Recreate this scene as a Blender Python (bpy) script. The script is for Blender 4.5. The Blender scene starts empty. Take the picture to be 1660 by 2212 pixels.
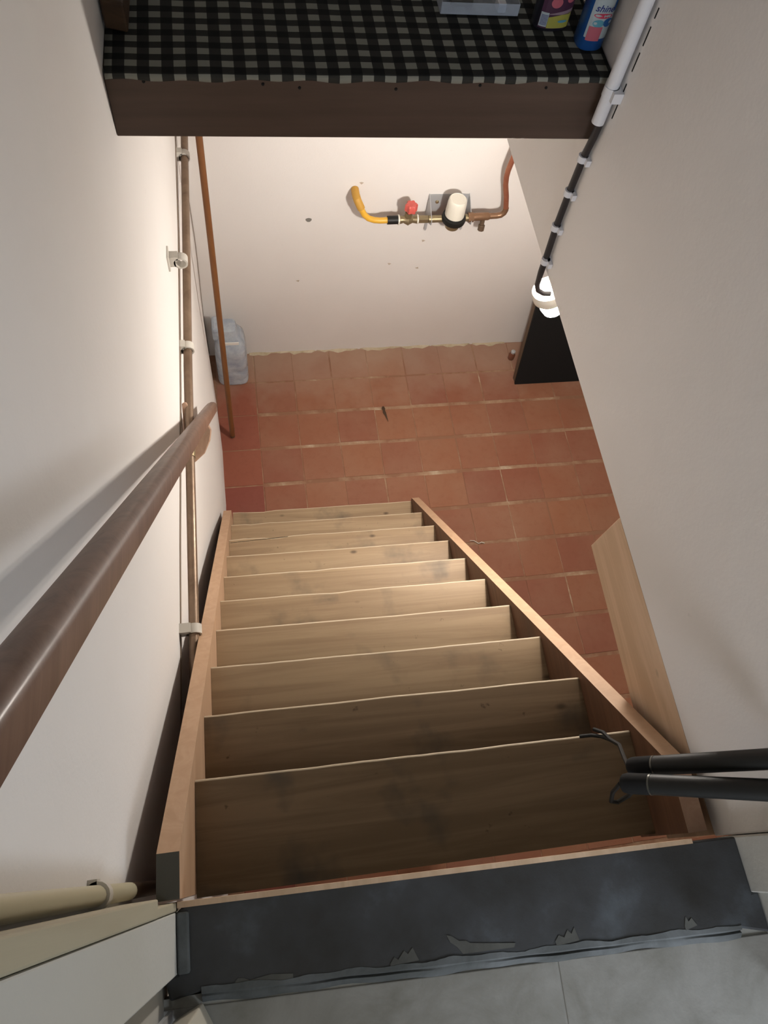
import bpy, bmesh, math, random
from mathutils import Vector, Matrix
R_ = random.Random(7)
S = bpy.context.scene
C = S.collection
# ---------------------------------------------------------------- camera
cam = bpy.data.objects.new('camera', bpy.data.cameras.new('camera')); C.objects.link(cam)
right = Vector((.9841, -.1385, .1108)); down = Vector((-.0784, -.9, -.4288)); fwd = Vector((.1591, .4133, -.8966))
m3 = Matrix((right, -down, -fwd)).transposed()
cam.matrix_world = Matrix.Translation((-.0094, -2.4998, 3.2544)) @ m3.to_4x4()
cam.data.sensor_fit = 'HORIZONTAL'; cam.data.sensor_width = 36; cam.data.lens = 36*1606.08/1660
cam.data.clip_start = .05
S.camera = cam
# ---------------------------------------------------------------- light and exposure
w = bpy.data.worlds.new('world'); S.world = w; w.use_nodes = True
w.node_tree.nodes['Background'].inputs[0].default_value = (.75, .85, 1, 1)
w.node_tree.nodes['Background'].inputs[1].default_value = .02
S.view_settings.view_transform = 'Standard'; S.view_settings.look = 'None'
S.view_settings.exposure = 0; S.view_settings.gamma = 1; S.view_settings.use_curve_mapping = False
def area(name, loc, tgt, sx, sy, power, col):
    l = bpy.data.lights.new(name, 'AREA'); l.shape = 'RECTANGLE'; l.size = sx; l.size_y = sy; l.energy = power; l.color = col
    o = bpy.data.objects.new(name, l); C.objects.link(o); o.location = loc
    o.rotation_euler = (Vector(tgt)-Vector(loc)).to_track_quat('-Z', 'Y').to_euler(); return o
area('kitchen_window_daylight', (.1, -5.2, 3.25), (.25, -2.4, 2.6), 1.2, 1.1, 64, (.84, .90, 1))
area('kitchen_side_window_daylight', (2.1, -4.0, 3.15), (-.25, -2.2, 2.3), .8, 1.0, 26, (.80, .89, 1))
LAMP_STRENGTH = 980; LAMP_COLOR = (1, .925, .845)
# ---------------------------------------------------------------- materials
def mat(name, col, rough=.6, metal=0, spec=.4, **kw):
    m = bpy.data.materials.new(name); m.use_nodes = True
    b = m.node_tree.nodes['Principled BSDF']
    b.inputs['Base Color'].default_value = (*col, 1); b.inputs['Roughness'].default_value = rough
    b.inputs['Metallic'].default_value = metal; b.inputs['Specular IOR Level'].default_value = spec
    for k, v in kw.items(): b.inputs[k.replace('_', ' ')].default_value = v
    return m
class NB:                                    # small node builder
    def __init__(s, m): s.t = m.node_tree; s.b = s.t.nodes['Principled BSDF']
    def n(s, typ, ins=None, **props):
        o = s.t.nodes.new(typ)
        for k, v in props.items(): setattr(o, k, v)
        for k, v in (ins or {}).items():
            if isinstance(v, bpy.types.NodeSocket): s.t.links.new(v, o.inputs[k])
            else: o.inputs[k].default_value = v
        return o
    def ramp(s, fac, stops):
        o = s.n('ShaderNodeValToRGB', {'Fac': fac}); e = o.color_ramp.elements
        while len(e) < len(stops): e.new(.5)
        for i, (p, c) in enumerate(stops):
            e[i].position = p; e[i].color = (*c, 1) if len(c) == 3 else c
        return o.outputs[0]
    def mix(s, f, a, b, mode='MIX'):
        o = s.t.nodes.new('ShaderNodeMix'); o.data_type = 'RGBA'; o.blend_type = mode
        for i, v in ((0, f), (6, a), (7, b)):
            if isinstance(v, bpy.types.NodeSocket): s.t.links.new(v, o.inputs[i])
            else: o.inputs[i].default_value = v if i == 0 else (*v, 1)
        return o.outputs[2]
    def coord(s, kind='Object', scale=(1, 1, 1), rnd=False):
        v = s.n('ShaderNodeTexCoord').outputs[kind]
        mp = s.n('ShaderNodeMapping', {'Vector': v, 'Scale': scale})
        if rnd:
            r = s.n('ShaderNodeObjectInfo').outputs['Random']
            mu = s.n('ShaderNodeVectorMath', {0: (37, 53, 71), 'Scale': r}, operation='SCALE')
            return s.n('ShaderNodeVectorMath', {0: mp.outputs[0], 1: mu.outputs[0]}, operation='ADD').outputs[0]
        return mp.outputs[0]
    def noise(s, vec, scale, detail=4, rough=.55, dist=0):
        return s.n('ShaderNodeTexNoise', {'Vector': vec, 'Scale': scale, 'Detail': detail, 'Roughness': rough, 'Distortion': dist}).outputs['Fac']
    def color(s, c): s.t.links.new(c, s.b.inputs['Base Color'])
    def bump(s, h, strength=.2, dist=.01):
        o = s.n('ShaderNodeBump', {'Height': h, 'Strength': strength, 'Distance': dist}); s.t.links.new(o.outputs[0], s.b.inputs['Normal'])
def plaster(name, col, dirt):
    m = mat(name, col, .85, spec=.2); k = NB(m); v = k.coord()
    a = k.noise(v, 1.6, 5); b = k.noise(v, 26, 5, .7); d = k.noise(v, 130, 3)
    c = k.mix(k.ramp(a, [(.42, (0, 0, 0)), (.75, (.55, .55, .55))]), col, dirt)
    c = k.mix(k.ramp(b, [(.70, (0, 0, 0)), (.80, (.5, .5, .5))]), c, tuple(x*.72 for x in dirt))
    k.color(c)
    h = k.n('ShaderNodeMath', {0: k.noise(v, 7, 4), 1: k.n('ShaderNodeMath', {0: d, 1: .18}, operation='MULTIPLY').outputs[0]}, operation='ADD').outputs[0]
    k.bump(h, .16, .012); return m
def wood(name, col, dark, stain=.0, axis=0, rough=.55, grain=.5, knots=True):
    m = mat(name, col, rough, spec=.3); k = NB(m)
    sc = [26, 26, 26]; sc[axis] = 1.3
    v = k.coord(scale=tuple(sc), rnd=True); u = k.coord(rnd=True)
    g = k.noise(v, 1, 6, .6, 1.2)
    c = k.mix(k.n('ShaderNodeMath', {0: k.ramp(g, [(.38, (0, 0, 0)), (.62, (1, 1, 1))]), 1: grain}, operation='MULTIPLY').outputs[0], col, dark)
    if knots:
        s2 = [4.2]*3; s2[axis] = 2.2
        vo = k.n('ShaderNodeTexVoronoi', {'Vector': k.coord(scale=tuple(s2), rnd=True), 'Scale': 2.3}).outputs['Distance']
        c = k.mix(k.ramp(vo, [(.03, (.8, .8, .8)), (.085, (0, 0, 0))]), c, tuple(x*.32 for x in dark))
    if stain:
        s = k.noise(u, 5.5, 4, .6)
        c = k.mix(k.ramp(s, [(.56, (0, 0, 0)), (.74, (stain, stain, stain))]), c, (.07, .062, .05))
        s = k.noise(u, 34, 3, .6)
        c = k.mix(k.ramp(s, [(.70, (0, 0, 0)), (.76, (stain*.8,)*3)]), c, (.06, .04, .02))
    k.color(c); k.bump(g, .12, .004); return m
M = {}
M['plaster'] = plaster('plaster_white', (.785, .755, .725), (.735, .695, .655))
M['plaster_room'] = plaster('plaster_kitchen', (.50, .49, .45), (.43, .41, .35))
def terracotta(name, col, dust):
    m = mat(name, col, .62, spec=.3); k = NB(m)
    r = k.n('ShaderNodeObjectInfo').outputs['Random']
    hs = k.n('ShaderNodeHueSaturation', {'Hue': k.n('ShaderNodeMapRange', {'Value': r, 'To Min': .495, 'To Max': .507}).outputs[0],
        'Saturation': .95, 'Value': k.n('ShaderNodeMapRange', {'Value': r, 'To Min': .90, 'To Max': 1.08}).outputs[0], 'Color': (*col, 1)}).outputs[0]
    g = k.n('ShaderNodeNewGeometry').outputs['Position']
    a = k.noise(g, 3.2, 5, .6); b = k.noise(g, 28, 5, .65)
    c = k.mix(k.ramp(a, [(.38, (0, 0, 0)), (.80, (dust, dust, dust))]), hs, (.32, .19, .12))
    c = k.mix(k.ramp(b, [(.5, (0, 0, 0)), (.9, (.5, .5, .5))]), c, tuple(x*.72 for x in col))
    py = k.n('ShaderNodeSeparateXYZ', {'Vector': g}).outputs
    near = k.n('ShaderNodeMapRange', {'Value': k.n('ShaderNodeMath', {0: py[1], 1: k.n('ShaderNodeMath', {0: k.noise(g, 5, 4), 1: .5}, operation='MULTIPLY').outputs[0]}, operation='ADD').outputs[0], 'From Min': -.12, 'From Max': .26, 'To Max': .55}).outputs[0]
    c = k.mix(near, c, (.42, .31, .23))       # lime dust swept against the far wall
    k.color(c); k.bump(b, .12, .004); return m
M['tile'] = terracotta('terracotta_tile', (.255, .088, .043), .45)
M['tile_red'] = terracotta('terracotta_tile_red', (.235, .058, .032), .18)
def grout():
    m = mat('grout', (.36, .25, .16), .95, spec=.1); k = NB(m); v = k.coord()
    k.color(k.ramp(k.noise(v, 4.5, 5, .65), [(.46, (.25, .13, .08)), (.60, (.35, .225, .145)), (.74, (.56, .47, .35))])); return m
M['grout'] = grout()
M['tread'] = wood('worn_pine_tread', (.345, .245, .145), (.23, .15, .085), .55, 0, .55, .7)
M['worn_edge'] = wood('worn_pale_edge', (.56, .46, .33), (.40, .31, .20), .3, 0, .6, .4, False)
M['tread_dark'] = wood('dark_pine_tread', (.235, .16, .092), (.145, .095, .05), .85, 0, .55, .7)  # darker, more heavily stained pine for the top treads
M['edge'] = wood('planed_pine', (.50, .325, .205), (.37, .22, .125), 0, 1, .55, .4, False)
M['board'] = wood('fresh_pine_board', (.68, .49, .335), (.50, .33, .20), 0, 1, .6, .55)
M['stringer_dark'] = wood('stained_shade_pine', (.17, .085, .048), (.09, .045, .026), .3, 1, .5, .6)
M['rail'] = wood('varnished_rail', (.20, .115, .078), (.115, .06, .038), 0, 1, .5, .6, False)
M['rail'].node_tree.nodes['Principled BSDF'].inputs['Coat Weight'].default_value = .15
M['rail'].node_tree.nodes['Principled BSDF'].inputs['Coat Roughness'].default_value = .22
M['bracket'] = wood('bracket_wood', (.50, .33, .23), (.36, .20, .13), .4, 2)
M['shelf'] = mat('brown_paint', (.066, .038, .028), .55)
kk = NB(M['shelf']); vv = kk.coord(scale=(2, 30, 30)); nn = kk.noise(vv, 1, 5); kk.color(kk.ramp(nn, [(.35, (.062, .038, .026)), (.7, (.088, .056, .040))])); kk.bump(nn, .1, .003)
M['darkwood'] = wood('dark_brown_wood', (.085, .05, .028), (.03, .017, .01), 0, 0, .5, .6, False)
M['cream_wood'] = wood('old_cream_painted_wood', (.42, .375, .27), (.34, .285, .19), 0, 2, .6, .35, False)
M['cream_paint'] = mat('cream_gloss_paint', (.50, .46, .32), .4)
M['white_post'] = mat('white_gloss_door', (.50, .47, .39), .4)
def slate():
    m = mat('slate', (.04, .043, .048), .5, spec=.35); k = NB(m); v = k.coord()
    a = k.noise(v, 7, 6, .6); b = k.noise(v, 40, 5, .7)
    c = k.ramp(a, [(.35, (.034, .033, .031)), (.58, (.052, .054, .057)), (.78, (.10, .115, .13))])
    c = k.mix(k.ramp(b, [(.71, (0, 0, 0)), (.80, (.4, .4, .4))]), c, (.22, .23, .23)); k.color(c); k.bump(b, .2, .004)
    k.t.links.new(k.ramp(a, [(.3, (.36,)*3), (.7, (.6,)*3)]), k.b.inputs['Roughness']); return m
M['slate'] = slate()
def stone(name, c1, c2, rough=.6):
    m = mat(name, c1, rough, spec=.3); k = NB(m); v = k.coord()
    a = k.noise(v, 9, 6, .65, .6); k.color(k.ramp(a, [(.35, c1), (.68, c2)])); k.bump(k.noise(v, 60, 5), .15, .004); return m
M['mortar'] = stone('grey_mortar', (.075, .08, .078), (.155, .165, .17), .85)
M['mortar2'] = stone('thin_mortar_smear', (.075, .075, .068), (.125, .126, .115), .85)
M['kitchen_tile'] = stone('grey_stone_tile', (.22, .212, .185), (.33, .322, .30), .5)
M['kitchen_grout'] = stone('pale_grout', (.34, .33, .30), (.44, .43, .40), .9)
M['concrete'] = stone('concrete', (.16, .14, .12), (.24, .22, .19), .9)
M['copper'] = stone('tarnished_copper', (.20, .115, .068), (.29, .17, .10), .4); M['copper'].node_tree.nodes['Principled BSDF'].inputs['Metallic'].default_value = .55
M['copper_red'] = stone('red_copper', (.30, .10, .06), (.42, .19, .11), .4); M['copper_red'].node_tree.nodes['Principled BSDF'].inputs['Metallic'].default_value = .5
M['iron_pipe'] = stone('painted_iron_pipe', (.17, .11, .072), (.27, .19, .13), .38); M['iron_pipe'].node_tree.nodes['Principled BSDF'].inputs['Metallic'].default_value = .4
M['brass'] = mat('dull_brass', (.30, .24, .14), .4, .7)
M['plate'] = mat('galvanised_plate', (.46, .47, .48), .4, .25)
M['screw'] = mat('screw', (.45, .36, .22), .35, .8)
M['white_plastic'] = mat('white_plastic', (.72, .69, .60), .4)
M['white_conduit'] = mat('white_conduit', (.66, .66, .68), .45)
M['clip'] = mat('grey_white_clip', (.58, .55, .49), .5)
M['yellow'] = mat('yellow_hose', (.72, .40, .045), .4)
M['red'] = mat('red_plastic', (.55, .10, .08), .45)
M['black'] = mat('black_rubber', (.010, .010, .009), .5, spec=.3)
M['black_matte'] = mat('black_matte', (.012, .012, .012), .8, spec=.15)
M['brown_edge'] = mat('brown_edge', (.10, .065, .04), .6)
M['ring'] = mat('dark_metal_ring', (.10, .10, .09), .3, .8)
M['cable'] = mat('black_cable', (.022, .018, .018), .5)
M['pole'] = wood('varnished_brown_pole', (.19, .078, .026), (.12, .044, .016), 0, 2, .45, .4, False)
M['pet'] = mat('blue_clear_plastic', (.60, .68, .76), .13, spec=.8, Alpha=.62)
kk = NB(M['pet']); nn = kk.noise(kk.coord(), 14, 5, .6); kk.color(kk.ramp(nn, [(.35, (.40, .47, .56)), (.65, (.68, .74, .80))])); kk.bump(nn, .5, .02)
M['paper'] = mat('white_paper', (.75, .73, .68), .7)
M['tray'] = mat('clear_tray', (.78, .84, .92), .12, spec=.6, Transmission_Weight=.75, IOR=1.2)
M['blue_bottle'] = mat('blue_plastic', (.015, .075, .25), .3, spec=.5, Transmission_Weight=.15)
M['dark_bottle'] = mat('dark_bottle', (.012, .011, .016), .3)
M['lab_white'] = mat('label_white', (.36, .41, .42), .5)
M['lab_navy'] = mat('label_navy', (.02, .03, .16), .5)
M['lab_blue'] = mat('label_blue', (.012, .085, .26), .5)
M['lab_teal'] = mat('label_teal', (.09, .27, .34), .5)
M['lab_pink'] = mat('label_pink', (.42, .10, .13), .5)
M['lab_red'] = mat('label_red', (.45, .04, .08), .5)
M['lab_yellow'] = mat('label_yellow', (.33, .31, .06), .5)
M['lab_purple'] = mat('label_purple', (.06, .02, .045), .5)
M['lab_line'] = mat('label_line', (.25, .17, .2), .5)
M['grey_thread'] = mat('thin_wire', (.24, .18, .13), .6)
M['leaf'] = mat('dry_leaf', (.075, .045, .025), .7)
M['thread'] = mat('white_thread', (.7, .68, .6), .8)
M['glass_brown'] = mat('brown_glass', (.16, .06, .035), .15, spec=.6)
M['bulb'] = mat('glowing_bulb', (1, 1, 1), .4, Emission_Color=(*LAMP_COLOR, 1), Emission_Strength=LAMP_STRENGTH)
def gingham():
    m = mat('gingham_cloth', (.1, .1, .1), .85, spec=.15); k = NB(m)
    v = k.n('ShaderNodeSeparateXYZ', {'Vector': k.coord()}).outputs
    def band(sock, per):
        a = k.n('ShaderNodeMath', {0: sock, 1: 1/per}, operation='MULTIPLY').outputs[0]
        a = k.n('ShaderNodeMath', {0: a}, operation='FRACT').outputs[0]
        return k.n('ShaderNodeMath', {0: a, 1: .5}, operation='GREATER_THAN').outputs[0]
    s = k.n('ShaderNodeMath', {0: band(v[0], .0412), 1: band(v[1], .034)}, operation='ADD').outputs[0]
    s = k.n('ShaderNodeMath', {0: s, 1: .5}, operation='MULTIPLY').outputs[0]
    fine = k.noise(k.coord(scale=(900, 900, 900)), 1, 2)
    c = k.ramp(s, [(0, (.011, .011, .011)), (.5, (.033, .033, .029)), (1, (.24, .24, .205))])
    k.color(c); k.bump(fine, .3, .001); return m
M['gingham'] = gingham()
# ---------------------------------------------------------------- mesh helpers
class MB:
    def __init__(s): s.v = []; s.f = []; s.mi = []
    def add(s, vs, fs, mi=0):
        o = len(s.v); s.v += [tuple(p) for p in vs]; s.f += [tuple(o+i for i in f) for f in fs]; s.mi += [mi]*len(fs); return s
    def box(s, x0, x1, y0, y1, z0, z1, mi=0):
        vs = [(x, y, z) for z in (z0, z1) for y in (y0, y1) for x in (x0, x1)]
        return s.add(vs, [(0, 2, 3, 1), (4, 5, 7, 6), (0, 1, 5, 4), (2, 6, 7, 3), (0, 4, 6, 2), (1, 3, 7, 5)], mi)
    def prism(s, poly, fn, a, b, mi=0):          # poly: 2-D points; fn(u,v,t) -> xyz
        n = len(poly); vs = [fn(u, v, a) for u, v in poly]+[fn(u, v, b) for u, v in poly]
        return s.add(vs, [tuple(range(n))[::-1], tuple(range(n, 2*n))]+[(i, (i+1) % n, n+(i+1) % n, n+i) for i in range(n)], mi)
    def loft(s, rings, cap=True, mi=0):
        n = len(rings[0]); o = [p for r in rings for p in r]; fs = []
        for k in range(len(rings)-1):
            for i in range(n): j = (i+1) % n; fs.append((k*n+i, k*n+j, (k+1)*n+j, (k+1)*n+i))
        if cap: fs += [tuple(range(n))[::-1], tuple(range((len(rings)-1)*n, len(rings)*n))]
        return s.add(o, fs, mi)
    def tube(s, pts, r, n=12, mi=0, cap=True):
        P = [Vector(p) for p in pts]; rings = []; up = None
        for i, p in enumerate(P):
            d = (P[min(i+1, len(P)-1)]-P[max(i-1, 0)]).normalized()
            if up is None: up = d.orthogonal().normalized()
            up = (up-d*up.dot(d)).normalized(); q = d.cross(up)
            rr = r[i] if isinstance(r, (list, tuple)) else r
            rings.append([p+(up*math.cos(a)+q*math.sin(a))*rr for a in [2*math.pi*k/n for k in range(n)]])
        return s.loft(rings, cap, mi)
    def lathe(s, prof, org, axis=(0, 0, 1), n=24, mi=0, sx=1):
        ax = Vector(axis).normalized(); u = ax.orthogonal().normalized(); w_ = ax.cross(u); O = Vector(org)
        return s.loft([[O+ax*h+(u*math.cos(a)*sx+w_*math.sin(a))*max(r, 1e-4) for a in [2*math.pi*k/n for k in range(n)]] for r, h in prof], True, mi)
    def build(s, name, mats, parent=None, bevel=0, smooth=False, sub=0):
        me = bpy.data.meshes.new(name); me.from_pydata(s.v, [], s.f); me.validate()
        bm = bmesh.new(); bm.from_mesh(me); bmesh.ops.recalc_face_normals(bm, faces=bm.faces); bm.to_mesh(me); bm.free()
        mats = mats if isinstance(mats, (list, tuple)) else [mats]
        for m in mats: me.materials.append(m)
        if len(me.polygons) == len(s.mi):
            me.polygons.foreach_set('material_index', s.mi)
        o = bpy.data.objects.new(name, me); C.objects.link(o)
        if parent: o.parent = parent
        if smooth:
            me.polygons.foreach_set('use_smooth', [True]*len(me.polygons))
            try: me.set_sharp_from_angle(angle=math.radians(38))
            except Exception: pass
        if bevel:
            b = o.modifiers.new('bevel', 'BEVEL'); b.width = bevel; b.segments = 2; b.limit_method = 'ANGLE'
        if sub:
            b = o.modifiers.new('sub', 'SUBSURF'); b.levels = sub; b.render_levels = sub
        return o
def thing(name, label, cat, loc=(0, 0, 0), rz=0, group=None):
    o = bpy.data.objects.new(name, None); C.objects.link(o); o.location = loc; o.rotation_euler = (0, 0, rz); o.empty_display_size = .05
    return tag(o, label, cat, group)
def tag(o, label, cat, group=None):
    o['label'] = label; o['category'] = cat
    if group: o['group'] = group
    return o
def struct(o): o['kind'] = 'structure'; return o
def rel(pts, loc): return [Vector(p)-Vector(loc) for p in pts]
def lerp(x, xs, ys):
    if x <= xs[0]: return ys[0]
    for a, b, c, d in zip(xs, xs[1:], ys, ys[1:]):
        if x <= b: return c+(d-c)*(x-a)/(b-a)
    return ys[-1]
def smooth01(t): t = max(0, min(1, t)); return t*t*(3-2*t)
# ---------------------------------------------------------------- the setting
LAND = 2.024; XR = .71; ZB = 1.932
def wall_x(y, z):
    up = lerp(y, [-2.6, -1.7, -1.25, -.6, 0], [-.25, -.234, -.222, -.213, -.212])
    lo = lerp(y, [-2.6, -1.7, -1.3, -1.1, -.91, -.8, -.58, -.3, 0], [-.25, -.232, -.215, -.196, -.184, -.186, -.187, -.205, -.230])
    t = smooth01((z-.25)/.6); return lo+(up-lo)*t
ys = [-2.515-.0]+[-2.4+.1*i for i in range(25)]+[-.012]; zs = [0, .1, .2, .3, .4, .5, .6, .7, .8, .9, 1.0, 1.4, 1.9, 2.5, 3.2, 4.45]
mb = MB(); n = len(ys)
mb.add([(wall_x(y, z), y, z) for z in zs for y in ys], [(k*n+i, k*n+i+1, (k+1)*n+i+1, (k+1)*n+i) for k in range(len(zs)-1) for i in range(n-1)])
o2 = [(-.45, y, z) for z in (0, 4.45) for y in (ys[0], ys[-1])]; b0 = len(mb.v)
mb.add(o2, [(0, 1, 3, 2)])
wl = struct(mb.build('wall_left', M['plaster'], smooth=True))
wb = struct(MB().box(-.45, 3.4, -.015, .2, -.05, 4.45).build('wall_back', M['plaster']))
struct(MB().box(XR, XR+.12, -2.552, -.015, ZB, 4.45).build('wall_right', M['plaster'], bevel=.003))
struct(MB().box(XR+.12, 3.4, -2.6, -.015, ZB, ZB+.12).build('ceiling', M['plaster']))
struct(MB().box(3.4, 3.55, -3.6, .2, -.05, ZB+.12).build('wall_cellar_right', M['plaster']))
struct(MB().box(-.45, 3.4, -3.6, -3.45, -.05, LAND-.2).build('wall_cellar_front', M['concrete']))
struct(MB().box(-.45, -.26, -3.45, -2.515, -.05, LAND-.2).build('wall_under_landing', M['plaster']))
struct(MB().box(-.45, XR+.12, -.75, -.015, 4.3, 4.45).build('ceiling_stair', M['plaster']))
# floor with separate terracotta tiles
fl = struct(MB().box(-.45, 3.4, -3.6, .0, -.06, -.0022).build('floor', M['grout']))
def tile_mesh(nm, mt):
    h = .0981; t = .0014; me = MB()
    a = [(-h, -h), (h, -h), (h, h), (-h, h)]
    me.loft([[(x, y, -.006) for x, y in a], [(x, y, -t) for x, y in a], [(x*.985, y*.985, 0) for x, y in a]], True)
    o = me.build(nm, mt); return o
protos = [tile_mesh('tile', M['tile']), tile_mesh('tile', M['tile_red'])]
used = [False, False]
for i in range(-1, 13):
    for j in range(0, 15):
        k = 1 if (i == -1 and j > 0) else 0
        if used[k]: o = protos[k].copy(); C.objects.link(o)
        else: o = protos[k]; used[k] = True
        cut = 0
        o.location = (.2*i+.1+R_.uniform(-.0018, .0018), -.2009*j-.1+R_.uniform(-.0018, .0018), R_.uniform(-.0011, 0))
        o.rotation_euler = (R_.uniform(-.002, .002), R_.uniform(-.002, .002), R_.uniform(-.008, .008))
        if j == 0: o.location.y = -.108; o.scale = (1, .93, 1)
        o.parent = fl
# small holes left in the back wall plaster
def wall_hole(px, pz, r):
    mbh = MB(); ring = [(px+r*math.cos(a)*(1+.15*math.sin(3*a)), pz+r*.8*math.sin(a)) for a in [i*math.pi/6 for i in range(12)]]
    mbh.prism(ring, lambda u, v, t: (u, t, v), -.0165, -.0145, 0)
    return mbh.build('wall_hole', mat('hole_grey', (.20, .19, .17), .9), wb)
wall_hole(.277, .902, .013)
for (px, pz, a) in ((.235, .535, .9), (.66, .63, .4), (.80, .77, .2), (.80, .60, 1.2), (.49, 1.09, .5)):
    d = .012; mbh = MB(); mbh.prism([(px+d*math.cos(a+t)*(.3 if i % 2 else 1)*(.9), pz+d*.5*math.sin(a+t)) for i, t in enumerate([0, 1.1, 2, 3.1, 4.2, 5.2])], lambda u, v, t: (u, t, v), -.016, -.0146)
    mbh.build('plaster_chip', mat('plaster_scar', (.50, .42, .34), .9), wb)
# lime mortar fillet along the foot of the back wall
rs = []
for i in range(61):
    x = -.02+i*.0235; q = .010+.006*math.sin(i*.7)+.005*math.sin(i*1.9+1)+R_.uniform(-.003, .003)
    rs.append([(x, -.0145, .0), (x, -.0145, .006+.003*math.sin(i)), (x, -.0145-q*.6, .004), (x, -.0145-q, .0005), (x, -.0145-q, -.001)])
MB().loft(rs).build('mortar_fillet', stone('ochre_lime', (.40, .32, .20), (.58, .50, .38), .9), wb, smooth=True)
# door wall with the opening one stands in, kitchen behind
struct(MB().box(-1.6, -.178, -2.612, -2.5345, LAND-.06, 4.0).box(.694, 2.2, -2.634, -2.553, LAND-.06, 4.0).box(-1.6, -.1985, -2.76, -2.612, LAND-.06, 4.0).box(.7065, 2.2, -2.76, -2.634, LAND-.06, 4.0).box(-1.6, 2.2, -2.63, -2.54, 4.0, 4.6).build('wall_front', M['plaster_room'], bevel=.002))
struct(MB().box(-1.6, 2.2, -5.3, -2.64, LAND-.2, LAND-.0145).build('floor_kitchen', M['kitchen_grout']))
fk = [o for o in C.objects if o.name == 'floor_kitchen'][0]
for ix in range(-3, 3):
    for iy in range(0, 6):
        o = MB().box(.0015, .6185, -.446, -.0015, LAND-.03, LAND-.012).build('floor_tile', M['kitchen_tile'], fk, bevel=.0015)
        dx = .62*ix; dy = -.448*iy; ca, sa = math.cos(-.045), math.sin(-.045)
        o.location = (.366+ca*dx-sa*dy, -2.676+sa*dx+ca*dy, 0); o.rotation_euler = (0, 0, -.045)
struct(MB().box(-1.75, -1.6, -5.3, -2.6, LAND-.2, 4.6).build('wall_kitchen_left', M['plaster_room']))
struct(MB().box(2.2, 2.35, -5.3, -2.6, LAND-.2, 4.6).build('wall_kitchen_right', M['plaster_room']))
struct(MB().box(-1.75, 2.35, -5.45, -5.3, LAND-.2, 4.6).build('wall_kitchen_back', M['plaster_room']))
struct(MB().box(-1.75, 2.35, -5.3, -2.5, 4.6, 4.7).build('ceiling_kitchen', M['plaster_room']))
# timber door post on the stair side of the opening (left)
tr = struct(MB().box(-.222, -.1765, -2.5335, -2.512, LAND+.165, 4.0).box(-.29, -.1775, -2.5335, -2.5215, LAND-.03, LAND+.165).build('trim_1', M['cream_wood'], bevel=.002))
tr['label'] = 'cream painted timber door post left of the threshold'
# ---------------------------------------------------------------- threshold
th = thing('stone_threshold', 'dark slate threshold slab between the stairs and the grey kitchen floor', 'threshold', (.26, -2.59, LAND))
def thp(pts): return [(x-.26, y+2.59) for x, y in pts]
slab = thp([(-.166, -2.527), (.694, -2.553), (.694, -2.634), (.704, -2.634), (.704, -2.69), (.655, -2.677), (-.146, -2.636), (-.188, -2.642), (-.196, -2.614), (-.178, -2.612), (-.178, -2.535)])
MB().prism(slab, lambda u, v, t: (u, v, t), -.05, 0).build('slab', M['slate'], th, bevel=.003)
MB().prism(thp([(-.176, -2.5215), (.62, -2.5465), (.62, -2.5535), (-.176, -2.5295)]), lambda u, v, t: (u, v, t), -.018, .0015).build('edging_strip', M['board'], th)
rs = []; N = 120
for i in range(N+1):
    t = i/N; x = -.146+t*.806-.26; ye = -2.6345-.0412*t+2.59; j1 = .0014*math.sin(31*t)+.0012*math.sin(73*t+1)+R_.uniform(-.0005, .0005); j2 = .0012*math.sin(23*t+2)+.0009*math.sin(57*t)
    h = .0012+.0006*math.sin(19*t)
    rs.append([(x, ye+.004+j1, -.022), (x, ye+.003+j1, h), (x, ye-.004, h-.001), (x, ye-.0065+j2*.5, -.0055+.002*math.sin(17*t)), (x, ye-.009+j2*.5, -.004), (x, ye-.0125+j2, -.0065), (x, ye-.017+j2, -.0118), (x, ye-.018+j2, -.022)])
MB().loft(rs).build('mortar_bead', M['mortar'], th, smooth=True)['label'] = 'rough grey mortar bead along the near edge'
def smear(pts): MB().prism(thp(pts), lambda u, v, t: (u, v, t), .0, .0010).build('mortar_smear', M['mortar2'], th)
smear([(.205, -2.620), (.212, -2.622), (.222, -2.630), (.232, -2.631), (.238, -2.635), (.27, -2.640), (.305, -2.645), (.302, -2.650), (.225, -2.647), (.218, -2.637), (.209, -2.630)])
smear([(.118, -2.643), (.125, -2.636), (.130, -2.640), (.140, -2.630), (.145, -2.635), (.153, -2.628), (.160, -2.645), (.118, -2.646)])
smear([(.365, -2.652), (.372, -2.645), (.380, -2.649), (.387, -2.640), (.392, -2.646), (.398, -2.638), (.402, -2.656), (.366, -2.658)])
smear([(-.10, -2.632), (-.096, -2.628), (-.088, -2.629), (-.08, -2.633), (-.05, -2.630), (-.02, -2.634), (-.02, -2.640), (-.10, -2.637)])
smear([(.57, -2.662), (.575, -2.650), (.578, -2.657), (.584, -2.653), (.59, -2.664), (.57, -2.668)])
MB().box(-.177-.26, -.160-.26, -2.612+2.59, -2.535+2.59, -.01, .006).build('mortar_patch', M['mortar'], th, bevel=.003)
# open white door leaf edge in the bottom-left corner
dr = thing('door_leaf', 'white painted door leaf at the left of the grey kitchen floor', 'door', (-.146, -2.650, LAND-.01))
pl = [(0, 0), (.30, -.60), (.262, -.62), (-.040, -.016)]
MB().prism(pl, lambda u, v, t: (u, v, t), .0, 1.9).build('panel', M['white_post'], dr, bevel=.002)
MB().box(-.046, -.0405, -.03, -.004, .0, .35).build('hinge', M['plate'], dr)['label'] = 'shiny metal hinge plate'
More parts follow.
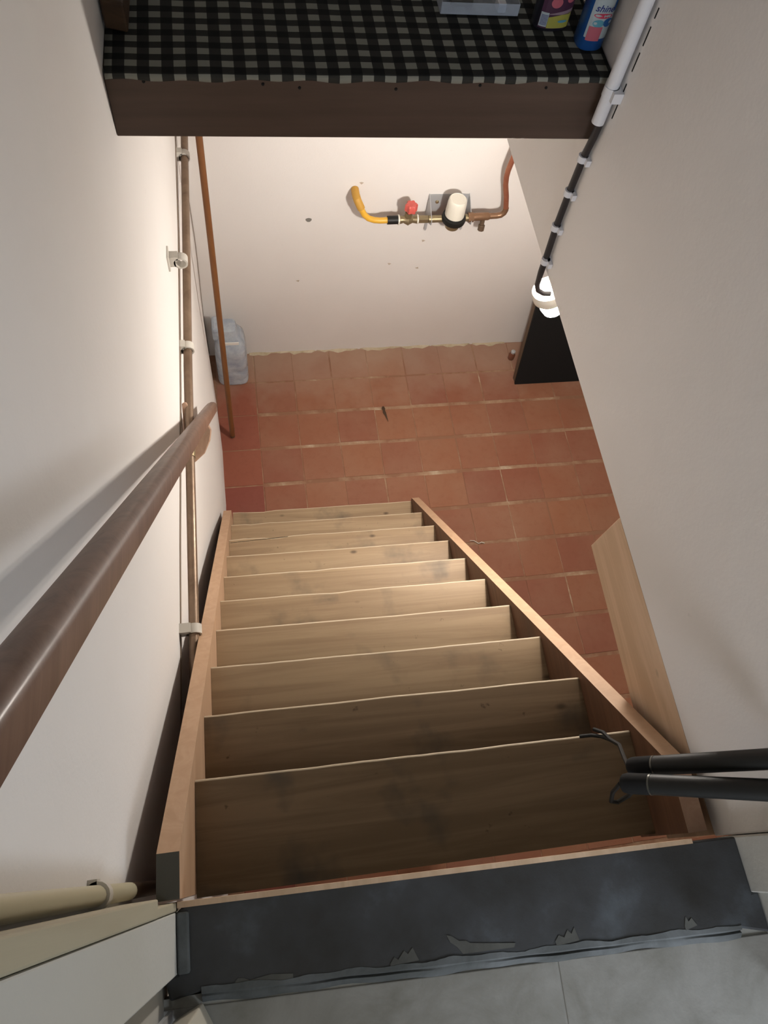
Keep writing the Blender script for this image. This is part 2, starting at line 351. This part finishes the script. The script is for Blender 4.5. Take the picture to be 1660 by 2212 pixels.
# ---------------------------------------------------------------- staircase
SR = (-.1662, -2.3377, 0); A = -.01476; Wd = .8183; G = .14572; RI = .18404; Z1 = 1.840
st = thing('staircase', 'steep open wooden staircase of ten worn pine treads', 'staircase', SR, A)
crack = {8: [(.0, -.004), (.08, .0), (.16, -.002), (.22, -.009), (.28, -.001), (.4, .001)], 9: [(.1, -.002), (.2, .002)], 10: [(.05, -.001), (.13, -.004), (.16, -.006), (.22, .0)], 5: [(.35, 0), (.42, -.003), (.5, .001)], 6: [(.3, 0), (.36, -.002), (.44, .001)]}
for k in range(1, 11):
    y1 = (k-1)*G; z = Z1-(k-1)*RI; rings = []; N = 30; rr = random.Random(k)
    ph = rr.uniform(0, 6)
    for i in range(N+1):
        u = i/N; off = .0007*math.sin(5*u+ph)+.0004*math.sin(17*u+ph)+rr.uniform(-.0004, .0004)
        if k in crack:
            c = crack[k]
            if c[0][0] <= u <= c[-1][0]: off += lerp(u, [q[0] for q in c], [q[1] for q in c])
        x = u*Wd; y = y1+off; sag = -.0015*math.sin(math.pi*u); yb = y1-.186
        rings.append([(x, yb, z-.026), (x, yb, z-.001), (x, yb+.002, z+sag*.3), (x, y-.0045, z+sag), (x, y-.0022, z-.0006+sag), (x, y-.0005, z-.0025+sag), (x, y, z-.009), (x, y-.001, z-.024), (x, y-.003, z-.026)])
    t = MB().loft(rings).build('tread', [M['tread_dark'] if k < 3 else M['tread'], M['worn_edge']], st, smooth=True)
    for q in range(N*9):
        if q % 9 in (3, 4): t.data.polygons[q].material_index = 1
    if k == 8:
        t['label'] = 'tread with a split front edge'
        MB().prism([(.0, .0), (.22, .010), (.223, .0108), (.15, .0078), (.0, .0013)], lambda u, v, q: (u+.005, y1-.016+v, q), z-.002, z+.0008).build('split', M['black_matte'], t)
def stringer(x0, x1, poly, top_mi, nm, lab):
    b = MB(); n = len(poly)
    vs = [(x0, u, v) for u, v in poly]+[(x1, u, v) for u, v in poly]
    b.add(vs, [tuple(range(n))[::-1]], 4 if x0 < 0 else 0); b.add(vs, [tuple(range(n, 2*n))], 0)  # left stringer's outer face coloured dark to deepen the shade by the wall
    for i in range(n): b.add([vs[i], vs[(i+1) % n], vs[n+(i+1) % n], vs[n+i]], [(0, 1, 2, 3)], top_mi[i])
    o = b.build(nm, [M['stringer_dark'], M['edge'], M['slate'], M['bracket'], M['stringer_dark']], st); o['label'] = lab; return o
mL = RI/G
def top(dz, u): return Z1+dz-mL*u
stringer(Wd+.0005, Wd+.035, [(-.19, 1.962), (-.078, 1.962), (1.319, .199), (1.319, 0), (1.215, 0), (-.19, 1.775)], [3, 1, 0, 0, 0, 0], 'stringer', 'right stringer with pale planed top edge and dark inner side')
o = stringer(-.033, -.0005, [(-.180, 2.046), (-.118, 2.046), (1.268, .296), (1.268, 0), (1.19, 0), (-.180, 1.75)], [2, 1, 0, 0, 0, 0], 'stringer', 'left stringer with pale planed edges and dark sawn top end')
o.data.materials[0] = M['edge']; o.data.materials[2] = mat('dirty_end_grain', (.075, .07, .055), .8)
# pale fascia board under the right wall
fb = MB().prism([(-1.945, ZB-.001), (-1.940, 1.772), (-2.55, 1.752), (-2.55, ZB-.001)], lambda u, v, t: (t, u, v), XR+.0005, XR+.022).build('fascia_board', M['board'], bevel=.001)
tag(fb, 'pale new pine fascia board under the right wall beside the stairs', 'board')
# ---------------------------------------------------------------- handrail
hr = thing('handrail', 'brown varnished wooden handrail sloping down the left wall', 'handrail')
d = Vector((-.004, 1, -1.312)).normalized(); nrm = Vector((0, 1.312, 1)).normalized()
p0 = Vector((-.14, -2.48, 2.87+1.312*.032)); p1 = Vector((-.1455, -1.0, 2.87-1.312*1.448))
prof = [(0, 0), (.0005, .022), (-.002, .028), (-.008, .032), (-.018, .0325), (-.030, .0275), (-.040, .019), (-.046, .009), (-.046, .0)]
def pr(p, ins=0): return [p+Vector((u, 0, 0))+nrm*v for u, v in prof]
cen = Vector((-.022, 0, 0))+nrm*.015
rings = [pr(p0), pr(p0.lerp(p1, .5)), pr(p1)]
for sc, adv in ((.93, .006), (.75, .012), (.4, .016)):
    q = p1+d*adv; rings.append([q+cen+(v-(p1+cen))*sc for v in pr(p1)])
MB().loft(rings).build('rail', M['rail'], hr, smooth=True)
def bracket(pc):
    sh = []
    for u, v in [(-.074, .062), (-.062, .066), (-.054, .052), (-.052, .0), (-.005, -.001), (.002, -.02), (-.004, -.05), (-.022, -.085), (-.05, -.108), (-.070, -.118), (-.074, -.118)]: sh.append((u, v))
    b = MB(); b.prism(sh, lambda u, v, t: pc+Vector((u, 0, 0))+nrm*v+d*t, -.013, .013)
    return b.build('bracket', M['bracket'], hr, bevel=.004)
bracket(Vector((-.1435, -1.30, 2.87-1.312*1.148)))
hook = MB().prism([(0, 0), (.018, .006), (.010, .018), (-.004, .02)], lambda u, v, t: (wall_x(-1.84, 2.0)+t, -1.86+u, 2.005+v), .0, .008).build('wall_plug', M['black_matte'])
tag(hook, 'small dark wall plug above the handrail on the left wall', 'plug')
# ---------------------------------------------------------------- long pipe on the left wall
pp = thing('wall_pipe', 'long brown metal pipe running along the left wall', 'pipe')
MB().tube([(-.211, -2.5, 1.412), (-.205, -1.965, 1.408), (-.2, -1.4, 1.398), (-.198, -1.128, 1.391), (-.19, -.6, 1.38), (-.184, -.11, 1.371), (-.183, -.014, 1.371)], .0128, 14).build('tube', M['iron_pipe'], pp, smooth=True)
def pipe_clip(y, x, z, parent=None, name='clip'):
    wx = wall_x(y, z)-.002; b = MB(); ri = .0145; ro = .0195; h = .012; n = 20; loc = Vector((x, y, z))
    r1 = [(x+ri*math.cos(a), z+ri*math.sin(a)) for a in [2*math.pi*i/n for i in range(n)]]; r2 = [(x+ro*math.cos(a), z+ro*math.sin(a)) for a in [2*math.pi*i/n for i in range(n)]]
    vs = [(u, y-h, v) for u, v in r1]+[(u, y-h, v) for u, v in r2]+[(u, y+h, v) for u, v in r1]+[(u, y+h, v) for u, v in r2]; fs = []
    for i in range(n):
        j = (i+1) % n; fs += [(i, j, n+j, n+i), (2*n+i, 3*n+i, 3*n+j, 2*n+j), (n+i, n+j, 3*n+j, 3*n+i), (i, 2*n+i, 2*n+j, j)]
    b.add(vs, fs); b.box(wx, x-.006 if wx < x-.02 else x-.014, y-h, y+h, z+.013, z+.024); b.box(wx, x-.014, y-h, y+h, z-.012, z+.013)
    o = b.build(name, M['clip'], parent, smooth=True); return o
for y in (-1.93, -1.045, -.2): pipe_clip(y, lerp(y, [-1.965, -1.128, -.11], [-.205, -.198, -.1855]), lerp(y, [-1.965, -1.128, -.11], [1.408, 1.391, 1.372]), pp)
MB().tube([(-.2003, -1.43, 1.3986), (-.2, -1.40, 1.398)], .0148, 14).build('coupling', M['brass'], pp, smooth=True)
# spare clip, no pipe in it
o = pipe_clip(-.93, -.183, 1.63); o.name = 'empty_pipe_clip'
tag(o, 'empty grey plastic pipe clip on the left wall above the long pipe', 'clip')
b = MB(); b.box(wall_x(-.93, 1.6)-.002, wall_x(-.93, 1.6)+.005, -.952, -.908, 1.61, 1.665); o2_ = b.build('base_plate', M['clip'], o, bevel=.002)
tw = MB().tube([(wall_x(y, 1.4)+.0015, y, 1.412 + .0*y) for y in [-2.3+.1*i for i in range(23)]], .0018, 6).build('thin_wire', M['grey_thread'], smooth=True)
tag(tw, 'thin brown wire running behind the long pipe on the left wall', 'wire')
tw = MB().tube([(wall_x(-.022, z)+.0035, -.0185, z) for z in [.02+.1*i for i in range(13)]], .0011, 6).build('corner_crease', M['grey_thread'], smooth=True)  # thin tube added to draw the crease of the wall corner
tag(tw, 'thin line drawn along the crease of the far left corner beside the leaning pole', 'wire')
# ---------------------------------------------------------------- leaning pole
pl_ = thing('leaning_pole', 'thin orange-brown wooden pole leaning in the far left corner', 'pole', (-.133, -.522, 0))
a_ = Vector((-.133, -.522, .004)); b_ = Vector((-.126, -.232, 1.475)); e_ = b_+(b_-a_)*.30
MB().tube(rel([a_+Vector((0, 0, .02)), a_.lerp(b_, .5), b_, e_], a_), .0125, 12).build('shaft', M['pole'], pl_, smooth=True)
MB().tube(rel([a_+Vector((0, 0, .005)), a_+(b_-a_)*.045], a_), [.0115, .0135], 12).build('tip', M['brown_edge'], pl_, smooth=True)
# ---------------------------------------------------------------- water jug in the corner
jg = thing('water_jug', 'blue-tinted clear plastic water jug standing in the far left corner', 'jug', (-.109, -.128, 0))
def sq(hx, hy, z, p=4.5, n=32, dx=0, dy=0):
    r = []
    for i in range(n):
        a = 2*math.pi*i/n; c, s_ = math.cos(a), math.sin(a)
        r.append((dx+hx*math.copysign(abs(c)**(2/p), c), dy+hy*math.copysign(abs(s_)**(2/p), s_), z))
    return r
prf = [(.070, .080, .002), (.077, .088, .010), (.078, .090, .03), (.074, .086, .045), (.078, .090, .06), (.078, .090, .10), (.0745, .087, .115), (.078, .090, .13), (.077, .089, .20), (.073, .085, .215), (.076, .088, .23), (.070, .08, .275), (.052, .06, .315), (.040, .046, .335), (.038, .044, .36), (.034, .04, .372)]
rings = [sq(hx, hy, z) for hx, hy, z in prf]
MB().loft(rings).build('body', M['pet'], jg, smooth=True)
MB().box(-.0775, -.030, -.03, .06, .29, .378).build('handle', M['pet'], jg, bevel=.012)
MB().loft([[(x*1.01, y, z) for x, y, z in r] for r in (sq(.0755, .0875, .232), sq(.0765, .0885, .246))], False).build('label_band', M['paper'], jg, smooth=True) if False else None
MB().box(-.022, .045, -.066, -.062, .305, .322).build('paper_label', M['paper'], jg)
# ---------------------------------------------------------------- water fittings on the back wall
wf = thing('pressure_regulator_assembly', 'water pressure regulator with white cap, red tap and copper pipe on the back wall', 'regulator', (.85, -.015, .945))
def w(x, y, z): return (x-.8635, y+.015, z-.912)
y0 = -.102
def arc(c, r, a0, a1, n, f): return [f(c, r, a0+(a1-a0)*i/n) for i in range(n+1)]
# yellow hose: from black connector left, curves up and into the wall
hp = [(.617, y0, .943), (.58, y0, .942), (.555, y0, .945), (.53, y0, .955), (.511, y0+.004, .972), (.50, y0+.010, .992), (.490, y0+.016, 1.012)]
MB().tube([w(*p) for p in hp], .0125, 14).build('yellow_hose', M['yellow'], wf, smooth=True)
MB().tube([w(*p) for p in [(.4985, y0+.012, .995), (.490, y0+.016, 1.012), (.482, y0+.024, 1.026), (.478, y0+.050, 1.030), (.478, y0+.0845, 1.030)]], .0165, 14).build('hose_sleeve', mat('ochre_sleeve', (.55, .30, .05), .55), wf, smooth=True)
MB().tube([w(.612, y0, .943), w(.657, y0, .944)], .0175, 16).build('hose_connector', M['black'], wf, smooth=True)
MB().tube([w(.657, y0, .944), w(.663, y0, .944)], .021, 16).build('washer', M['white_plastic'], wf, smooth=True)
MB().tube([w(.738, y0, .946), w(.744, y0, .946)], .019, 16).build('washer', M['white_plastic'], wf, smooth=True)
b = MB(); b.tube([w(.663, y0, .944), w(.68, y0, .945), w(.70, y0, .945), w(.72, y0, .945), w(.738, y0, .946)], [.018, .014, .024, .014, .018], 14).tube([w(.70, y0, .945), w(.70, y0, .985)], .016, 14)
b.build('valve_body', M['brass'], wf, smooth=True)
b = MB(); rg = []
for z, sc in ((.990, .7), (.994, 1), (1.022, 1), (1.028, .8)):
    rg.append([w(.706+.024*sc*(1+.13*math.cos(6*a))*math.cos(a), y0+.024*sc*(1+.13*math.cos(6*a))*math.sin(a), z) for a in [2*math.pi*i/36 for i in range(36)]])
b.loft(rg).build('red_tap_handle', M['red'], wf, smooth=True)
b = MB(); b.box(.744-.8635, .79-.8635, y0+.003, y0+.027, .021, .045); b.build("hex_nut", M["brass"], wf, bevel=.004)
# bracket plate: back plate and two side cheeks
b = MB(); b.box(.785-.85, .962-.85, -.004, -.001, -.05, .088)
for xx in (.785, .960): b.prism([(-.0005, .09), (-.014, .088), (-.108, .040), (-.108, .018), (-.0005, -.05)], lambda u, v, t: (xx-.85+t, u, v), 0, .003)
b.build('bracket_plate', M['plate'], wf, bevel=.001)
for xx in (.792, .955): MB().prism([(0, 0), (.009, -.01), (.009, -.05), (.004, -.06), (-.002, -.05)], lambda u, v, t: (xx-.85+u, t, v-.045), -.012, -.004).build('bracket_foot', M['plate'], wf)
MB().lathe([(.008, -.0), (.0075, .004), (.004, .006)], w(.8385, -.0195, .962), (0, -1, 0), 12).build('screw', M['screw'], wf, smooth=True)
cx, cy = .895, -.114
MB().lathe([(.030, -.03), (.034, -.015), (.034, 0), (.030, .012)], w(cx, cy, .945), (0, 0, 1), 24).tube([w(.79, y0, .945), w(.965, y0, .950)], .015, 14).build('regulator_body', M['brass'], wf, smooth=True)
MB().lathe([(.035, .0), (.050, .002), (.052, .012), (.050, .024), (.043, .026), (.040, .035)], w(cx, cy, .948), (0, 0, 1), 32).build('clamp_ring', M['black'], wf, smooth=True)
MB().lathe([(.041, .0), (.0415, .01), (.040, .06), (.038, .078), (.034, .083), (.0325, .081), (.0, .081)], w(cx, cy, .978), (0, 0, 1), 36).build('white_cap', M['white_plastic'], wf, smooth=True)
b = MB(); b.tube([w(.962, y0, .951), w(.985, y0, .953)], .021, 8).build('union_nut', M['copper'], wf, smooth=True)
b = MB(); b.tube([w(.98, y0, .953), w(1.05, y0, .956), w(1.06, y0, .956)], [.0165, .0165, .0115], 14).build('pipe_tee', M['copper'], wf, smooth=True)
b = MB(); b.tube([w(1.03, y0, .955), w(1.03, y0-.006, .918)], .010, 10).lathe([(.010, -.028), (.015, -.026), (.015, -.004), (.010, 0)], w(1.03, y0-.008, .918), (0, .15, 1), 8); b.build('drain_plug', M['brown_edge'], wf, smooth=True)
b = MB(); b.tube([w(1.05, y0, .956), w(1.088, y0, .958), w(1.106, y0, .962), w(1.117, y0, .974), w(1.120, y0, .99), w(1.119, y0, 1.0)], [.0125]*6, 14).build('elbow', M['copper'], wf, smooth=True)
b = MB(); b.tube([w(1.119, y0, .998), w(1.104, y0, 1.06), w(1.085, y0, 1.12), w(1.078, y0, 1.16), w(1.077, y0, 1.19), w(1.083, y0, 1.26), w(1.10, y0+.02, 1.34), w(1.12, y0+.035, 1.5), w(1.12, y0+.068, 1.8)], .0112, 14).build('copper_riser', M['copper_red'], wf, smooth=True)
# ---------------------------------------------------------------- cellar lamp and its cable
LC = Vector((.82, -1.178, 1.709)); ax = Vector((.42, -.10, -.90)).normalized()
lp = thing('cellar_lamp', 'glowing white lamp hanging under the bottom edge of the right wall', 'lamp', LC)
MB().lathe([(.0, -.060), (.014, -.057), (.024, -.046), (.031, -.028), (.034, 0), (.033, .026), (.027, .046), (.016, .057), (0, .060)], (0, 0, 0), ax, 20).build('bulb', M['bulb'], lp, smooth=True)
MB().lathe([(.038, -.020), (.044, -.020), (.0465, -.012), (.0465, .010), (.043, .015), (.038, .015), (.038, -.020)], tuple(-ax*.020), ax, 32).build('collar', M['white_plastic'], lp, smooth=True)
MB().tube([(0, 0, .052), (-.012, -.010, .12), (-.02, -.02, .2225)], [.014, .012, .016], 14).build('holder_stem', M['white_plastic'], lp, smooth=True)
cb = thing('lamp_cable', 'black cable clipped down the right wall to the glowing lamp', 'cable', (XR, -1.265, 2.3))
def cbp(p): return (p[0]-XR, p[1]+1.265, p[2]-2.3)
cpts = [(XR-.012, -1.272, 2.324), (XR-.012, -1.270, 2.29), (XR-.011, -1.262, 2.24), (XR-.011, -1.262, 2.15), (XR-.011, -1.266, 2.06), (XR-.011, -1.276, 1.985), (XR-.011, -1.282, 1.93), (XR-.008, -1.284, 1.885), (XR-.001, -1.286, 1.868), (XR+.016, -1.288, 1.858), (XR+.035, -1.288, 1.856)]
MB().tube([cbp(p) for p in cpts], [.0078]*7+[.0065]*4, 12).build('cord', M['cable'], cb, smooth=True)
for y, z in ((-1.262, 2.235), (-1.2625, 2.148), (-1.267, 2.055), (-1.283, 1.966)):
    b = MB(); b.tube([cbp((XR-.0125, y, z-.007)), cbp((XR-.0125, y, z+.007))],   .0105, 14).box(-.010, -.0003, y+1.265-.019, y+1.265+.019, z-2.3-.007, z-2.3+.007)
    b.build('clip', M['white_conduit'], cb, smooth=True)
cd = thing('cable_conduit', 'white plastic conduit running down the right wall above the black cable', 'conduit', (XR, -1.272, 2.325))
MB().tube([(-.0175, 0, 0), (-.0175, .002, .35), (-.0175, .004, 1.2)], .0128, 16).build('tube', M['white_conduit'], cd, smooth=True)
MB().tube([(-.0175, 0, .055), (-.0175, 0, .075)], .0142, 16).box(-.02, -.0005, -.024, .024, .055, .075).build('clip', M['white_conduit'], cd, smooth=True)
for i in range(9):
    z0 = .02+i*.047; 
    MB().box(-.0012, -.0003, -.0172, -.0146, z0, z0+.022+R_.uniform(-.006, .014)).build('sealant_gap', M['black_matte'], cd)
# ---------------------------------------------------------------- black panel and little bottle
bp = thing('black_panel', 'matt black panel leaning against the back wall under the lamp', 'panel', (1.39, -.3, 0))
th_ = math.atan2(.13, .54); up = Vector((0, math.sin(th_), math.cos(th_))); nb = Vector((0, math.cos(th_), -math.sin(th_)))
def bpb(x0, x1, a, b, t0, t1, nm, mt):
    vs = []
    for t in (t0, t1):
        for q in (a, b):
            for x in (x0, x1): vs.append(Vector((x, 0, 0))+up*q+nb*t)
    return MB().add(vs, [(0, 1, 3, 2), (4, 6, 7, 5), (0, 4, 5, 1), (2, 3, 7, 6), (0, 2, 6, 4), (1, 5, 7, 3)]).build(nm, mt, bp, bevel=.001)
bpb(.0, .62, .0, .575, 0, .012, 'face', M['black_matte'])
bpb(-.0, .62, .008, .575, .0122, .045, 'frame', M['brown_edge'])
jb = thing('brown_jar', 'tiny brown glass jar on the tiles beside the black panel', 'jar', (1.405, -.125, 0))
MB().lathe([(.016, 0), (.018, .004), (.018, .035), (.012, .045), (.010, .052)], (0, 0, 0), n=16).build('body', M['glass_brown'], jb, smooth=True)
MB().lathe([(.012, .050), (.012, .062), (.009, .064)], (0, 0, 0), n=16).build('lid', M['plate'], jb, smooth=True)
# ---------------------------------------------------------------- shelf over the stairs
SY = -1.238; ZT = 2.390
sh = thing('shelf', 'brown painted shelf with deep front board spanning the stairwell', 'shelf', (0, SY, 2.264))
def front(u): return (-.2215+u*.931)
MB().prism([(-.2215, 0.001), (.709, -.004), (.709, .122), (-.2215, .113), (-.2215, .09)], lambda u, v, t: (u, t, v), 0, .022).build('front_board', M['shelf'], sh, bevel=.0015)
MB().box(-.222, .709, .022, .52, .100, .1215).build('shelf_board', M['darkwood'], sh)
for u in (.07, .29, .36, .55, .72, .86):
    MB().lathe([(.003, 0), (.0025, .0015)], (front(u), -.0005, .105+R_.uniform(-.004, .006)), (0, -1, 0), 8).build('tack', M['black_matte'], sh)
# gingham cloth on the shelf with a slightly wavy front hem
cl = MB(); N = 60; rows = [(.50, .0), (.35, 0), (.2, 0), (.08, 0), (.02, .0005), (.002, .0)]
vs = []
for i in range(N+1):
    x = -.219+.926*i/N; wv = .0016*math.sin(i*.9)+.0012*math.sin(i*.37+1)
    zt = 2.3868+.0065*(i/N)
    for (y, dz) in rows: vs.append((x, y, zt-2.264+dz+.0006*math.sin(i*.7+y*20)))
    vs.append((x, -.0015, zt-2.264-.0035)); vs.append((x, -.003, zt-2.264-.010+wv*1.2))
nr = len(rows)+2
cl.add(vs, [(i*nr+j, (i+1)*nr+j, (i+1)*nr+j+1, i*nr+j+1) for i in range(N) for j in range(nr-1)])
oc = cl.build('gingham_cloth', M['gingham'], smooth=True); oc.location = (0, SY, 2.264)
sm = oc.modifiers.new('solid', 'SOLIDIFY'); sm.thickness = .0012; sm.offset = 1
tag(oc, 'black and white gingham cloth covering the brown shelf', 'cloth')
ZC = 2.3945
# wooden block at the left end
wk = thing('wooden_block', 'dark brown wooden block at the left end of the gingham shelf', 'block', (-.197, -1.02, ZC))
MB().prism([(-.020, -.11), (.020, -.122), (.026, .13), (-.020, .13)], lambda u, v, t: (u, v, t), 0, .05).build('block', M['darkwood'], wk, bevel=.004)
# clear tray
ty = thing('clear_tray', 'clear plastic tray lying on the gingham shelf', 'tray', (.478, -1.00, ZC))
b = MB(); b.box(-.078, .078, -.06, .06, 0, .002).box(-.078, .078, -.0615, -.0595, 0, .022).box(-.078, .078, .0595, .0615, 0, .022).box(-.0785, -.0765, -.06, .06, 0, .022).box(.0765, .0785, -.06, .06, 0, .022)
b.build('base', M['tray'], ty, bevel=.0008)
MB().box(-.055, -.010, -.04, .05, .004, .014).build('dark_insert', mat('tray_insert', (.09, .08, .07), .5), ty, bevel=.002)
MB().box(.036, .052, -.058, -.03, .003, .02).build('latch', M['white_conduit'], ty, bevel=.002)
# bottles
def oval(hx, hy, z, n=36, p=2.6): return sq(hx, hy, z, p, n)
def patch(x0, x1, z0, z1, hx, hy, mt, nm, par, off=.0006, p=2.6, slant=0, seg=10, shape=None):
    vs = []; fs = []
    def Y(x): return -hy*(max(0, 1-abs(x/hx)**p))**(1/p)-off
    if shape:
        c = ((x0+x1)/2, (z0+z1)/2); n = 20; vs = [(c[0], Y(c[0]), c[1])]
        for i in range(n): a = 2*math.pi*i/n; x = c[0]+(x1-x0)/2*math.cos(a); vs.append((x, Y(x), c[1]+(z1-z0)/2*math.sin(a)))
        fs = [(0, 1+i, 1+(i+1) % n) for i in range(n)]
    else:
        for i in range(seg+1):
            x = x0+(x1-x0)*i/seg
            for k, z in enumerate((z0, z1)): vs.append((x, Y(x), z+(slant*(x-x0)/(x1-x0) if k else 0)))
        fs = [(2*i, 2*i+2, 2*i+3, 2*i+1) for i in range(seg)]
    return MB().add(vs, fs).build(nm, mt, par)
bb = thing('blue_cleaner_bottle', 'blue cleaner bottle with white label at right end of the shelf', 'bottle', (.679, -1.139, ZC), .04)
hx, hy = .027, .026
MB().loft([oval(hx*s, hy*s, z) for s, z in ((.9, 0), (1, .004), (1, .15), (.93, .175), (.7, .20), (.42, .215), (.40, .235))]).build('body', M['blue_bottle'], bb, smooth=True)
MB().lathe([(.0135, .232), (.0135, .26), (.011, .264)], (0, 0, 0), n=20).build('cap', M['white_plastic'], bb, smooth=True)
patch(-.0225, .0215, .025, .125, hx, hy, M['lab_white'], 'label', bb, .0006)
patch(.004, .0225, .047, .063, hx, hy, M['lab_blue'], 'label_print', bb, .0010, shape=1)
patch(-.016, .006, .046, .060, hx, hy, M['lab_teal'], 'label_print', bb, .0009, shape=1)
patch(.016, .0225, .075, .125, hx, hy, M['lab_blue'], 'label_print', bb, .0009)
patch(-.0195, .006, .021, .047, hx, hy, M['lab_pink'], 'label_print', bb, .0012)
patch(-.018, .018, .0625, .0715, hx, hy, M['lab_red'], 'label_print', bb, .0012, shape=1)
for i in range(3): patch(.001+i*.005, .0035+i*.005, 0.0648, .0692, hx, hy, M['lab_white'], 'label_print', bb, .0015, shape=1)
def text_on(txt, size, x, z, hx, hy, mt, par, off, p=2.6, shear=.25):
    cu = bpy.data.curves.new('text', 'FONT'); cu.body = txt; cu.size = size; cu.align_x = 'CENTER'; cu.shear = shear; cu.offset = size*.012; cu.resolution_u = 3
    to = bpy.data.objects.new('text', cu); C.objects.link(to); bpy.context.view_layer.update()
    me = bpy.data.meshes.new_from_object(to.evaluated_get(bpy.context.evaluated_depsgraph_get())); bpy.data.objects.remove(to)
    for v in me.vertices:
        X = v.co.x+x; v.co = (X, -hy*(max(0, 1-abs(X/hx)**p))**(1/p)-off, v.co.y+z)
    me.materials.clear(); me.materials.append(mt)
    o = bpy.data.objects.new('lettering', me); C.objects.link(o); o.parent = par; return o
text_on('shine', .0172, -.001, .0745, hx, hy, M['lab_navy'], bb, .0014)
db = thing('dark_cleaner_bottle', 'dark cleaner bottle with yellow label left of the blue bottle', 'bottle', (.614, -1.084, ZC), .06)
hx, hy = .036, .024
MB().loft([oval(hx*s, hy*s, z) for s, z in ((.9, 0), (1, .004), (1, .13), (.9, .16), (.6, .19), (.40, .20), (.38, .22))]).build('body', M['dark_bottle'], db, smooth=True)
MB().lathe([(.0135, .218), (.0135, .245), (.011, .25)], (0, 0, 0), n=20).build('cap', M['black'], db, smooth=True)
patch(-.031, .030, .007, .115, hx, hy, M['lab_purple'], 'label', db)
patch(-.016, .029, .008, .028, hx, hy, M['lab_yellow'], 'label_print', db, .0010, slant=.009)
patch(-.0305, -.0165, .010, .036, hx, hy, M['lab_white'], 'label_print', db, .0010)
for i in range(9): patch(-.0295, -.0175, .013+.0022*i, .0140+.0022*i, hx, hy, M['lab_navy'], 'label_print', db, .0014, seg=2)
patch(-.016, .029, .033, .0342, hx, hy, M['lab_line'], 'label_print', db, .0010, slant=.009)
patch(-.018, .004, .045, .064, hx, hy, M['lab_pink'], 'label_print', db, .0010, shape=1)
patch(.012, .0275, .054, .068, hx, hy, M['lab_pink'], 'label_print', db, .0010, shape=1)
patch(.004, .024, .018, .023, hx, hy, M['lab_teal'], 'label_print', db, .0014, shape=1)
# ---------------------------------------------------------------- two black tubes with wrist cords at the top of the stairs
def tubes(nm, lab, a, b, r, cordpts):
    a = Vector(a); b = Vector(b); t = thing(nm, lab, 'broom handle', a, 0, 'black tubes over the top of the stairs')
    dd = (b-a).normalized(); L = (b-a).length*1.06
    MB().tube([dd*.012, dd*L], r, 18).build('shaft', M['black'], t, smooth=True)
    MB().lathe([(.55*r, 0), (.9*r, .004), (r*1.03, .012), (r*1.03, .045), (r, .047)], (0, 0, 0), dd, 18).build('end_cap', M['black_matte'], t, smooth=True)
    MB().tube([dd*.047, dd*.050], r*1.04, 18).build('ring', M['ring'], t, smooth=True)
    for c in cordpts: MB().tube([Vector(p)-a for p in c], .0036, 8).build('cord', M['black'], t, smooth=True)
    return t
tubes('broom_handle', 'lower of two black tubes lying over the top of the stairs at right', (.515, -2.4515, 2.055), (.660, -2.4955, 2.215), .0155,
      [[(.515, -2.452, 2.05), (.512, -2.462, 2.02), (.520, -2.474, 1.985), (.535, -2.477, 1.975), (.548, -2.470, 1.995), (.548, -2.458, 2.04), (.545, -2.456, 2.075)]])
tubes('broom_handle', 'upper of two black tubes lying over the top of the stairs at right', (.545, -2.428, 2.03), (.668, -2.4545, 2.215), .0150,
      [[(.545, -2.428, 2.03), (.560, -2.41, 1.99), (.575, -2.385, 1.95), (.572, -2.372, 1.925), (.568, -2.362, 1.90), (.556, -2.356, 1.885), (.538, -2.354, 1.872)], [(.572, -2.372, 1.925), (.571, -2.356, 1.905), (.563, -2.346, 1.885)]])
# ---------------------------------------------------------------- cream pipe at the left door post
yp = thing('cream_pipe', 'cream painted pipe beside the cream door post at bottom left', 'pipe', (-.237, -2.498, LAND))
MB().tube([(0, 0, .03), (0, 0, .4), (0, 0, 2.2)], .0115, 16).build('tube', M['cream_paint'], yp, smooth=True)
MB().tube([(0, 0, -.45), (0, 0, .03)], .0108, 16).build('dark_end', M['brown_edge'], yp, smooth=True)  # lower run of the pipe in dark brown
MB().tube([(0, 0, .205), (0, 0, .223)], .0155, 16).box(-.016, 0, -.0, .018, .205, .223).build('clip', M['clip'], yp, smooth=True)
# ---------------------------------------------------------------- small litter
lf = MB(); P_ = [(0, .03, .006, .005), (.0, .018, .008, .010), (.001, .005, .009, .006), (.002, -.006, .007, .009), (.006, -.022, .004, .006), (.011, -.045, .002, .003), (.014, -.062, .001, .001)]
lf.loft([[(x-wd, y, .001), (x, y, h+.001), (x+wd, y, .001), (x, y, 0)] for x, y, h, wd in P_])
ol = lf.build('dried_leaf', M['leaf'], smooth=True); ol.location = (.648, -.425, .001)
tag(ol, 'small dark dried leaf curled on the middle of the tiled floor', 'leaf')
th2 = MB().tube([(0, 0, .004), (.02, -.004, .006), (.04, -.02, .005), (.055, -.015, .008), (.07, -.02, .004)], .0018, 6).build('white_thread', M['thread'], smooth=True); th2.location = (.965, -1.19, 0)
tag(th2, 'curled white thread on the tiles beside the right stair stringer', 'thread')
bpy.context.view_layer.update()
